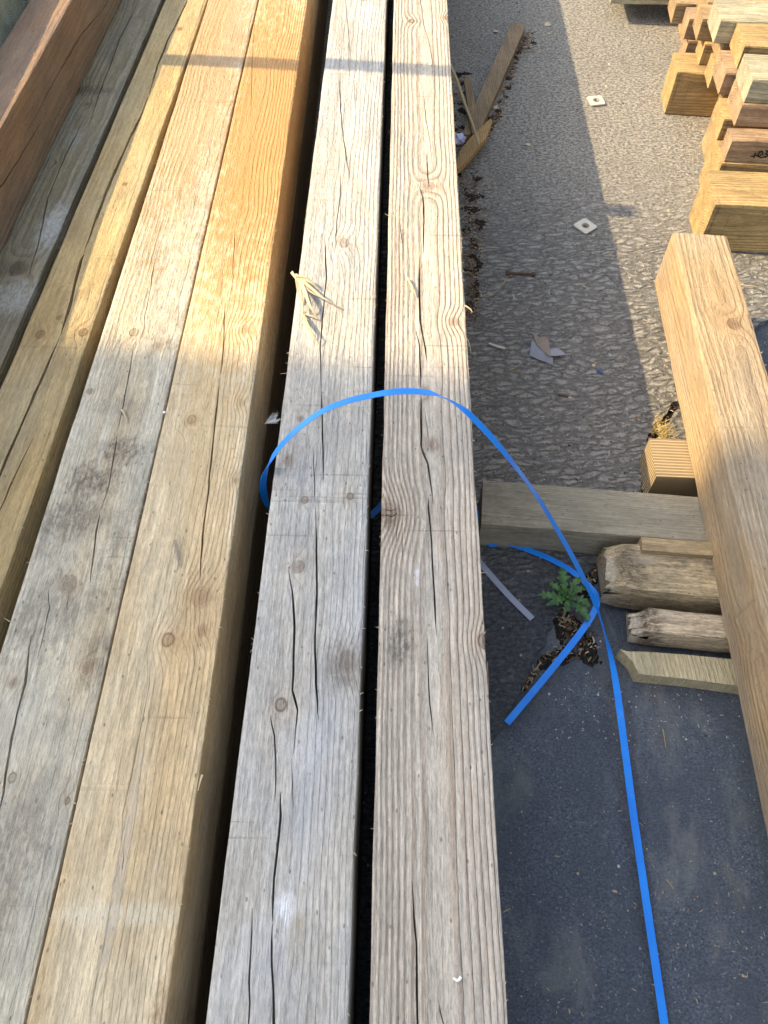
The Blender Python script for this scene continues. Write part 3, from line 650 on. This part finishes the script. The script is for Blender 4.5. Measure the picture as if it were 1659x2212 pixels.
board('broken_board', [(1002, 170), (1010, 166), (1016, 160), (1019, 172), (1034, 285), (1020, 288)], .045, .012, mOld, 'short narrow brown board leaning on the long broken one', tilt=[.055, .056, .057, .056, .034, .034])
board('broken_board', [(1060, 255), (1064, 262), (1050, 298), (1012, 345), (990, 366), (984, 360), (994, 325), (1018, 295)], .042, .014, wood('amber_stick_wood', (.48, .31, .13), (.30, .18, .08), seed=73), 'amber coloured split lath lying across the foot of the broken board')
sliver('wood_lath', [(966, 133), (985, 170), (1003, 222), (1022, 272), (1034, 309)], [.325, .27, .19, .11, .052], .011, plain('lath_wood', (.55, .50, .35), .8), 'thin pale lath leaning from the striped timber down to the litter', 'lath', (.8, .5), .006)
def plate(x, y, rot, label, ink):
    root = bpy.data.objects.new('square_washer', None); col.objects.link(root); root.location = W(x, y, .003)+Vector((0, 0, .0)); root.rotation_euler = (R(2), 0, R(rot))
    tag(root, label, 'washer', 'square plate washers on the concrete')
    bm = bmesh.new(); n = 32; hs = .024; outer = []; inner = []; th = .004
    for i in range(n):
        a = 2*math.pi*(i+.5)/n; c_, s_ = math.cos(a), math.sin(a); k = hs/max(abs(c_), abs(s_)); k = min(k, hs*1.30)
        outer.append((c_*k, s_*k)); inner.append((c_*.0065, s_*.0065))
    lv = [[bm.verts.new((x_, y_, z_)) for x_, y_ in L] for L, z_ in ((outer, th), (inner, th+.0002), (inner, 0), (outer, 0))]
    for i in range(n):
        j = (i+1) % n
        for k in range(4): bm.faces.new([lv[k][i], lv[k][j], lv[(k+1) % 4][j], lv[(k+1) % 4][i]])
    mesh_of('plate', bm, ink, parent=root, sm=False)
    bm = bmesh.new(); lv = []
    for rr, z_ in ((.0105, th+.0003), (.0095, th+.0014), (.0078, th+.0014), (.0065, th)):
        lv.append([bm.verts.new((math.cos(2*math.pi*i/24)*rr, math.sin(2*math.pi*i/24)*rr, z_)) for i in range(24)])
    for a_, b_ in zip(lv, lv[1:]):
        for i in range(24): bm.faces.new([a_[i], a_[(i+1) % 24], b_[(i+1) % 24], b_[i]])
    mesh_of('rim', bm, plain('rusty_rim', (.25, .16, .10), .6), parent=root)
mPl = plain('galvanised_plate', (.52, .50, .42), .55, .5, .2, 120)
plate(1287, 219, 10, 'square washer plate lying in the sun on the pale concrete', mPl)
plate(1264, 490, 40, 'square washer plate lying in the shade by the shadow edge', mPl)
# bolt
def tube(bm, a, b, r0, r1, n=12):
    d = (b-a).normalized(); s_ = d.orthogonal().normalized(); t_ = d.cross(s_); A_ = []; B_ = []
    for i in range(n):
        q = 2*math.pi*i/n; v = s_*math.cos(q)+t_*math.sin(q); A_.append(bm.verts.new(a+v*r0)); B_.append(bm.verts.new(b+v*r1))
    for i in range(n): bm.faces.new([A_[i], A_[(i+1) % n], B_[(i+1) % n], B_[i]])
    bm.faces.new(A_); bm.faces.new(B_)
root = bpy.data.objects.new('bolt', None); col.objects.link(root); root.location = W(1097, 591, .006)
tag(root, 'rusty bolt lying on the brushed concrete in the shade', 'bolt'); bpy.context.view_layer.update(); inv = root.matrix_world.inverted()
mRu = plain('rusty_iron', (.10, .055, .035), .7)
a_ = inv @ W(1097, 590, .005); b_ = inv @ W(1157, 592, .005)
bm = bmesh.new(); tube(bm, a_, b_, .0032, .0030); mesh_of('shank', bm, mRu, parent=root)
bm = bmesh.new(); d = (b_-a_).normalized(); tube(bm, a_-d*.004, a_+d*.002, .0085, .0085, 6); mesh_of('head', bm, mRu, parent=root, sm=False)
bm = bmesh.new(); tube(bm, b_-d*.010, b_-d*.003, .0055, .0055, 6); mesh_of('nut', bm, mRu, parent=root, sm=False)
sliver('grass_stem', [(1096, 596), (1088, 612), (1072, 630), (1052, 642)], [.008, .010, .008, .003], .0018, plain('dry_straw', (.42, .34, .20)), 'thin curved dry stem beside the rusty bolt', 'stem', (1, .5))
# torn paper
root = bpy.data.objects.new('torn_paper', None); col.objects.link(root); root.location = W(1180, 757, .004)
tag(root, 'torn grey blue scrap of paper folded on the concrete', 'paper'); bpy.context.view_layer.update(); inv = root.matrix_world.inverted()
def sheet(pts, th=.0007):
    bm = bmesh.new(); f = bm.faces.new([bm.verts.new(inv @ W(x, y, z)) for x, y, z in pts]); r = bmesh.ops.extrude_face_region(bm, geom=[f])
    for v in [g for g in r['geom'] if isinstance(g, bmesh.types.BMVert)]: v.co.z -= th
    bmesh.ops.triangulate(bm, faces=bm.faces); return bm
mPa = plain('grey_paper', (.29, .29, .32), .7, .2, .2, 40); mPb = plain('brown_paper', (.26, .215, .175), .8, .2, .25, 50)
mesh_of('leaf', sheet([(1149, 733, .008), (1144, 768, .004), (1165, 777, .006), (1195, 788, .003), (1194, 773, .012), (1175, 760, .016)]), mPa, parent=root, sm=False)
mesh_of('leaf', sheet([(1150, 717, .012), (1160, 724, .014), (1168, 729, .018), (1177, 727, .012), (1185, 733, .010), (1190, 772, .017), (1178, 762, .018), (1160, 745, .014)]), mPb, parent=root, sm=False)
mesh_of('leaf', sheet([(1188, 753, .006), (1205, 751, .009), (1224, 766, .003), (1198, 769, .013), (1186, 768, .012)]), mPa, parent=root, sm=False)
sliver('stick', [(1056, 742), (1072, 748), (1091, 753)], [.004, .005, .004], .007, plain('bleached_stick', (.50, .46, .38)), 'short bleached stick on the concrete left of the torn paper', 'stick', (.7, 1), .004)
sliver('plastic_strip', [(1292, 797), (1298, 803), (1304, 809)], [.003, .006, .003], .007, plain('dull_blue_plastic', (.05, .08, .26)), 'small dull blue plastic scrap near the shadow edge', 'scrap', (1, .6))
sliver('stick', [(1205, 852), (1214, 853), (1228, 856)], [.003, .004, .003], .006, plain('dark_stick', (.10, .06, .05)), 'small dark twig right of the blue strap on the ribbed concrete', 'twig', (.6, 1), .003)
sliver('stick', [(1565, 602), (1585, 612), (1622, 618), (1640, 620)], [.02, .02, .015, .01], .006, mSp, 'pale splinter poking out right of the tan timber', 'splinter', (1, .2))
for k, (x, y, s_, lb) in enumerate([(1071, 67, .012, 'pale flake left of the top of the broken board'), (1182, 52, .016, 'flat brown flake on the top right of the broken board'), (1185, 72, .010, 'pale triangular flake right of the broken board'),
        (1088, 192, .008, 'small pale flake beside the middle of the broken board'), (1070, 232, .014, 'upright white flake beside the broken board'), (1140, 312, .012, 'grey flake on the shaded concrete'), (1282, 789, .006, 'yellow crumb right of the torn paper'), (1232, 858, .006, 'pale crumb near the dark twig')]):
    c = W(x, y, .004); rr = random.Random(k); q = []
    for i in range(6):
        a = 2*math.pi*i/6+rr.uniform(-.3, .3); q.append(c+Vector((math.cos(a)*s_*rr.uniform(.6, 1), math.sin(a)*s_*rr.uniform(.4, .9), rr.uniform(-.002, .003))))
    bm = bmesh.new(); f = bm.faces.new([bm.verts.new(v) for v in q]); r = bmesh.ops.extrude_face_region(bm, geom=[f])
    for v in [g for g in r['geom'] if isinstance(g, bmesh.types.BMVert)]: v.co.z -= .002
    mesh_of('wood_flake', bm, plain('flake', (.45, .38, .27)), lb, 'flake', 'loose flakes on the concrete', sm=False)
# crumpled white plastic at the timber's foot
bm = bmesh.new(); bmesh.ops.create_icosphere(bm, subdivisions=3, radius=.022)
for v in bm.verts: v.co = v.co*(1+.45*mnoise.noise(v.co*90)); v.co.z *= .6
o = mesh_of('crumpled_plastic', bm, plain('lilac_plastic', (.55, .56, .80), .35), 'crumpled lilac white plastic bag scrap at the foot of the striped timber', 'plastic'); o.location = W(990, 300, .014)

# soil and litter that nobody could count
def soil_mat():
    m = M('dark_soil'); n = m.noise(m.vs(1, 1, 1), 220, 5, .7)
    return m.done(m.mix(m.ss(n, .35, .7), (.014, .013, .012), (.062, .052, .044)), .95, m.bump(n, .004, 1), .1)
mSoil = soil_mat()
def debris(regions, n, label, name, seed, base=-.002):
    """regions: list of (x0,y0,x1,y1,halfwidth px). A low heap of soil with chips, bark and needles on it"""
    rnd = random.Random(seed); bm = bmesh.new()
    for (x0, y0, x1, y1, hw_) in regions:
        a0, a1 = W(x0, y0), W(x1, y1); ax = a1-a0; L = ax.length; ax.normalize(); sd = Vector((ax.y, -ax.x, 0))
        hw = (W(x0+hw_, y0)-a0).length*1.5; cs = .0035; nx = int((L+2*hw)/cs); ny = int(2*hw/cs); g = {}
        for i in range(nx+1):
            for j in range(ny+1):
                u = -hw+i*cs; v = -hw+j*cs; du = max(0, -u, u-L); e = 1-math.sqrt(du*du+v*v)/hw
                p = a0+ax*u+sd*v; n1 = mnoise.noise(p*35); n2 = mnoise.noise(p*160)
                g[i, j] = bm.verts.new((p.x, p.y, base-.0035+min(1, max(0, e)*2.2)*.0045+n1*.0075+n2*.0035 if e > 0 else base-.014))
        for i in range(nx):
            for j in range(ny): bm.faces.new([g[i, j], g[i+1, j], g[i+1, j+1], g[i, j+1]])
    soil = mesh_of(name, bm, mSoil, label, 'debris', kind='stuff', sm=False)
    mats = [plain('bark', (.12, .07, .04), .9), plain('chip_wood', (.36, .26, .15), .85), plain('pale_chip_wood', (.55, .47, .34), .85)]
    for k, mt in enumerate(mats):
        bm = bmesh.new()
        for _ in range(int(n*(.6, .28, .12)[k])):
            x0, y0, x1, y1, hw_ = rnd.choice(regions); u = rnd.random()
            x = x0+(x1-x0)*u+rnd.gauss(0, hw_*.62); y_ = y0+(y1-y0)*u+rnd.gauss(0, hw_*.5)
            c = W(x, y_, base+rnd.uniform(.001, .008)); a = rnd.uniform(0, 2*math.pi); L = rnd.choice((rnd.uniform(.003, .008), rnd.uniform(.005, .014))); d = Vector((math.cos(a), math.sin(a), rnd.uniform(-.3, .3)))*L*.5
            ribbon([c-d, c+Vector((0, 0, rnd.uniform(0, .003))), c+d], rnd.uniform(.0008, .0032), .0008, twist=[rnd.uniform(-50, 50)]*3, taper=(1, rnd.uniform(.2, 1)), sub=2, bm=bm)
        mesh_of('chips', bm, mt, parent=soil, sm=False)['kind'] = 'stuff'
debris([(1008, 385, 1022, 470, 26), (1020, 470, 1022, 580, 22), (1020, 580, 1020, 690, 12), (1040, 290, 1075, 250, 12)], 1000, 'dark soil and wood litter along the foot of the striped timber', 'litter', 1)
debris([(1140, 75, 1138, 105, 16), (1130, 90, 1070, 260, 7), (1000, 160, 990, 330, 14), (1060, 160, 1040, 240, 5)], 700, 'dark litter packed along the broken board', 'litter', 2)
debris([(1225, 1330, 1275, 1410, 22), (1180, 1425, 1245, 1400, 17), (1215, 1300, 1230, 1380, 18), (1265, 1270, 1300, 1200, 14), (1240, 1240, 1290, 1195, 12), (1170, 1430, 1130, 1490, 5)], 520, 'dark soil and twigs round the green weed', 'litter', 3, -.011)
debris([(1390, 1060, 1388, 1035, 5), (1400, 985, 1402, 955, 6), (1402, 950, 1425, 915, 7), (1425, 915, 1456, 875, 8), (1330, 1150, 1380, 1085, 10)], 160, 'soil in the broken edge of the concrete slab', 'litter', 4, -.009)
# loose grit, sawdust and crumbs strewn over the ground
def strewn(name, n, cols, area, z, seed, label, smin, smax, avoid=None):
    rnd = random.Random(seed); k = len(cols); root = None
    for mt in cols:
        bm = bmesh.new()
        for _ in range(n//k):
            x, y = rnd.uniform(area[0], area[2]), rnd.uniform(area[1], area[3])
            if avoid and avoid(x, y): continue
            r_ = rnd.uniform(smin, smax)*(1 if rnd.random() < .93 else 1.8); p = W(x, y, z); st = rnd.choice((1, 1, 1.6, 3)); a = rnd.uniform(0, 3.14)
            vv = []
            for q in range(5):
                t = 2*math.pi*q/5; u_ = math.cos(t)*r_*st*rnd.uniform(.7, 1.1); v_ = math.sin(t)*r_*rnd.uniform(.7, 1.1)/math.sqrt(st)
                vv.append(bm.verts.new(p+Vector((u_*math.cos(a)-v_*math.sin(a), u_*math.sin(a)+v_*math.cos(a), 0))))
            tp = bm.verts.new(p+Vector((0, 0, r_*rnd.uniform(.4, .9))))
            for q in range(5): bm.faces.new([vv[q], vv[(q+1) % 5], tp])
        o = mesh_of(name if root is None else 'crumbs', bm, mt, label if root is None else None, 'grit' if root is None else None, parent=root, kind='stuff', sm=False)
        root = root or o
gMid = plain('grey_grit', (.26, .27, .28), .9); gPale = plain('pale_grit', (.50, .48, .44), .9); gDark = plain('dark_grit', (.07, .065, .06), .9); gSaw = plain('sawdust', (.48, .36, .20), .9)
offslab = lambda x, y: (x > 1400 and y > 880) or y > 1130
strewn('grit', 3600, (gPale, gDark, gSaw), (985, 0, 1659, 1130), .0, 21, 'loose grit and sawdust scattered over the concrete', .0008, .0024, offslab)
strewn('grit', 420, (gMid, gMid, gSaw), (1060, 1600, 1659, 2212), -.012, 22, 'pale grit and sawdust scattered over the dark tarmac', .0006, .0018)
strewn('grit', 260, (gPale, gDark), (1200, 1450, 1600, 1600), -.012, 23, 'grit on the tarmac in front of the blocks', .0006, .0018)
mStr = plain('straw', (.40, .33, .19), .8)
for i, (x, y, dx, dy, lb) in enumerate([(1432, 1575, 6, 40, 'fine straw on the tarmac right of the blue strap'), (1440, 1900, 14, 20, 'short straw on the tarmac between strap and tan timber'), (1335, 1752, 9, -1, 'tiny straw on the tarmac left of the blue strap'), (1290, 1556, 3, 5, 'pale crumb of wood on the tarmac left of the strap')]):
    sliver('straw', [(x, y), (x+dx*.6, y+dy*.5), (x+dx, y+dy)], [-.010, -.008, -.010], .0018, mStr, lb, 'straw', (1, .5), .0008)
# dry moss tuft by the crack
bm = bmesh.new(); rnd = random.Random(5); c0 = W(1432, 935, 0)
for _ in range(260):
    c = c0+Vector((rnd.gauss(0, .012), rnd.gauss(0, .02), 0)); d = Vector((rnd.uniform(-1, 1), rnd.uniform(-1, 1), rnd.uniform(.3, 1.2))).normalized()*rnd.uniform(.006, .018)
    ribbon([c, c+d*.6, c+d], .0016, .0006, taper=(1, .2), sub=2, bm=bm)
mesh_of('dry_moss', bm, plain('dry_moss', (.52, .40, .17), .9), 'tuft of dry straw coloured moss in the slab crack', 'moss', sm=False)
# broken piece of slab beyond the crack
fr_ = [(1432, 960), (1440, 920), (1458, 888), (1500, 850), (1560, 860), (1560, 990), (1470, 985), (1425, 985)]
bm = bmesh.new(); f = bm.faces.new([bm.verts.new(W(x, y, .001)) for x, y in fr_]); r = bmesh.ops.extrude_face_region(bm, geom=[f])
for v in [g for g in r['geom'] if isinstance(g, bmesh.types.BMVert)]: v.co.z -= .03
o = mesh_of('concrete_fragment', bm, mConc, 'pale broken piece of concrete beyond the slab crack', 'concrete', sm=False)

# ------------------------------------------------------------------ weed
def leaf(bm, base, ang, L, lift, rnd):
    d = Vector((math.cos(ang), math.sin(ang), 0)); s = Vector((-d.y, d.x, 0)); N = 22; up_ = Vector((0, 0, 1))
    spine = []; 
    for i in range(N+1):
        u = i/N; spine.append(base+d*L*u+up_*(lift*math.sin(u*2.4)*L)+s*math.sin(u*3)*L*.06)
    prev = None
    for i in range(N+1):
        u = i/N; env = (.10+.90*math.sin(min(1, u*1.15)*math.pi*.62)**1.2)*(1-u**5)
        lobe = abs(math.sin(u*math.pi*5.5+ang))*(.7+.3*math.sin(u*23+ang*5)); wd = L*.27*env*(.22+.78*lobe)+.0005
        sk = d*(L*.05*lobe)
        row = [bm.verts.new(spine[i]-s*wd+sk+up_*(wd*.25+rnd.uniform(-.001, .001))), bm.verts.new(spine[i]-s*wd*.4+sk*.5+up_*wd*.12), bm.verts.new(spine[i]), bm.verts.new(spine[i]+s*wd*.4+sk*.5+up_*wd*.12), bm.verts.new(spine[i]+s*wd+sk+up_*(wd*.25+rnd.uniform(-.001, .001)))]
        if prev:
            for k in range(4): bm.faces.new([prev[k], prev[k+1], row[k+1], row[k]])
        prev = row
root = bpy.data.objects.new('weed', None); col.objects.link(root); root.location = W(1222, 1298, 0); root.scale = (.95, .95, .95)
tag(root, 'small green thistle like weed with jagged leaves growing at the slab edge', 'weed')
def leafm():
    m = M('weed_leaf'); n = m.noise(m.vs(1, 1, 1), 90, 3)
    mt = m.done(m.mix(m.ss(n, .3, .7), (.035, .10, .025), (.10, .21, .06)), .5, m.bump(n, .001, .6), .4); return mt
lm = leafm(); rnd = random.Random(11)
for ang, L, li in ((95, .062, .35), (50, .050, .45), (140, .045, .4), (178, .060, .25), (205, .050, .35), (252, .040, .3), (300, .065, .2), (325, .048, .4), (20, .040, .5), (120, .03, .9)):
    bm = bmesh.new(); leaf(bm, Vector((0, 0, .012)), R(ang), L, li, rnd); o = mesh_of('leaf', bm, lm, parent=root)
bm = bmesh.new(); tube(bm, Vector((0, 0, -.012)), Vector((0, 0, .018)), .004, .003); mesh_of('stem', bm, lm, parent=root)

# ------------------------------------------------------------------ feathers
def feather(px, py, z, ang, L, spread, mat, label, n=26):
    root = bpy.data.objects.new('feather', None); col.objects.link(root); root.location = W(px, py, z); root.rotation_euler = (0, 0, R(ang)); tag(root, label, 'feather')
    rnd = random.Random(n)
    bm = bmesh.new(); ribbon([Vector((0, 0, 0)), Vector((L*.5, 0, L*.06)), Vector((L, 0, 0))], .0009, .0008, taper=(1, .3), sub=4, bm=bm); mesh_of('quill', bm, mat, parent=root)
    bm = bmesh.new()
    for i in range(n):
        u = .12+.85*i/n; sgn = 1 if i % 2 else -1; b = Vector((L*u, 0, L*.03)); l = L*spread*rnd.uniform(.5, 1)*(1-abs(u-.4)*.6)
        ribbon([b, b+Vector((l*.5, sgn*l*.4, rnd.uniform(0, l*.3))), b+Vector((l, sgn*l*.8*rnd.uniform(.5, 1), rnd.uniform(0, l*.5)))], .00035, .0004, taper=(1, .3), sub=2, bm=bm)
    mesh_of('barbs', bm, mat, parent=root)
feather(571, 916, .30, 28, .022, .9, plain('white_feather', (.8, .82, .78), .8), 'fluffy white feather caught on the left side of the silvery timber', 40)
feather(388, 1222, .340, 108, .046, .16, plain('grey_feather', (.30, .27, .25), .8), 'small grey feather lying on the honey timber', 40)

# ------------------------------------------------------------------ things outside the view that throw the shadows seen in it, and an added sky blocker
mSteel = plain('grey_paint', (.25, .27, .28), .5)
bm = bmesh.new(); base = Vector((-1.425, 2.121, 0)); base.z = 0
def boxm(bm, x0, x1, y0, y1, z0, z1):
    v = [bm.verts.new((x, y, z)) for x in (x0, x1) for y in (y0, y1) for z in (z0, z1)]
    for f in ((0, 1, 3, 2), (4, 6, 7, 5), (0, 4, 5, 1), (2, 3, 7, 6), (0, 2, 6, 4), (1, 5, 7, 3)): bm.faces.new([v[i] for i in f])
root = bpy.data.objects.new('rack_post', None); col.objects.link(root); root.location = base; root.rotation_euler = (0, 0, -SUN_AHEAD)
tag(root, 'steel rack post standing left of the stack', 'post')
boxm(bm, -.03, .03, -.0265, .0265, .008, 1.59); mesh_of('upright', bm, mSteel, parent=root, sm=False)
bm = bmesh.new(); boxm(bm, -.08, .08, -.08, .08, 0, .008); mesh_of('base_plate', bm, mSteel, parent=root, sm=False)
# dark block added on the right, outside the view, to cut sky light
root = bpy.data.objects.new('sky_blocker', None); col.objects.link(root); root.location = (3.2, 0, -.011); tag(root, 'added dark green block outside the view, cutting sky light from the right', 'building')
bm = bmesh.new(); boxm(bm, 0, 4, -7, 9, 0, 3.6); mesh_of('wall', bm, plain('dark_green_blocker', (.028, .04, .032), .8), parent=root, sm=False)  # body of the added sky blocker
bm = bmesh.new(); boxm(bm, -.1, 4.1, -7.1, 9.1, 3.6, 3.75); mesh_of('roof', bm, mSteel, parent=root, sm=False)  # top slab of the added sky blocker
bm = bmesh.new(); boxm(bm, -.03, -.001, -3, -1.8, 0, 2.1); o = mesh_of('blocker_door', bm, mSteel, parent=root, sm=False)
# warehouse whose corner shades the near half
WX0 = -9.0; WY1 = .99+(-WX0-.3)*math.tan(SUN_AHEAD)
def brick():
    m = M('brick_wall'); n = m.t.nodes.new('ShaderNodeTexBrick'); n.inputs['Scale'].default_value = 1; n.inputs['Color1'].default_value = (.33, .13, .08, 1); n.inputs['Color2'].default_value = (.24, .10, .07, 1)
    n.inputs['Mortar'].default_value = (.4, .38, .34, 1); n.inputs['Brick Width'].default_value = .225; n.inputs['Row Height'].default_value = .075; n.inputs['Mortar Size'].default_value = .01
    m.t.links.new(m.vec(m.add(m.x, m.y), m.z, 0.0), n.inputs['Vector'])
    return m.done(n.outputs['Color'], .9)
root = bpy.data.objects.new('warehouse', None); col.objects.link(root); root.location = (WX0, WY1, 0); tag(root, 'brick warehouse far to the left whose corner shades the near timbers', 'building')
bm = bmesh.new(); boxm(bm, -8, 0, -14, 0, -.011, 8.2); mesh_of('wall', bm, brick(), parent=root, sm=False)
bm = bmesh.new(); boxm(bm, -8.1, .0, -14.1, .0, 8.2, 8.45); mesh_of('roof', bm, mSteel, parent=root, sm=False)
glass = plain('window_glass', (.03, .04, .05), .1, .6)
for k in range(4):
    bm = bmesh.new(); boxm(bm, .002, .05, -2.8-k*3, -1.4-k*3, 1.4, 2.9); o = mesh_of('window', bm, plain('white_frame', (.7, .7, .68)), parent=root, sm=False)
    bm = bmesh.new(); boxm(bm, .051, .056, -2.7-k*3, -1.5-k*3, 1.5, 2.8); mesh_of('pane', bm, glass, parent=o, sm=False)
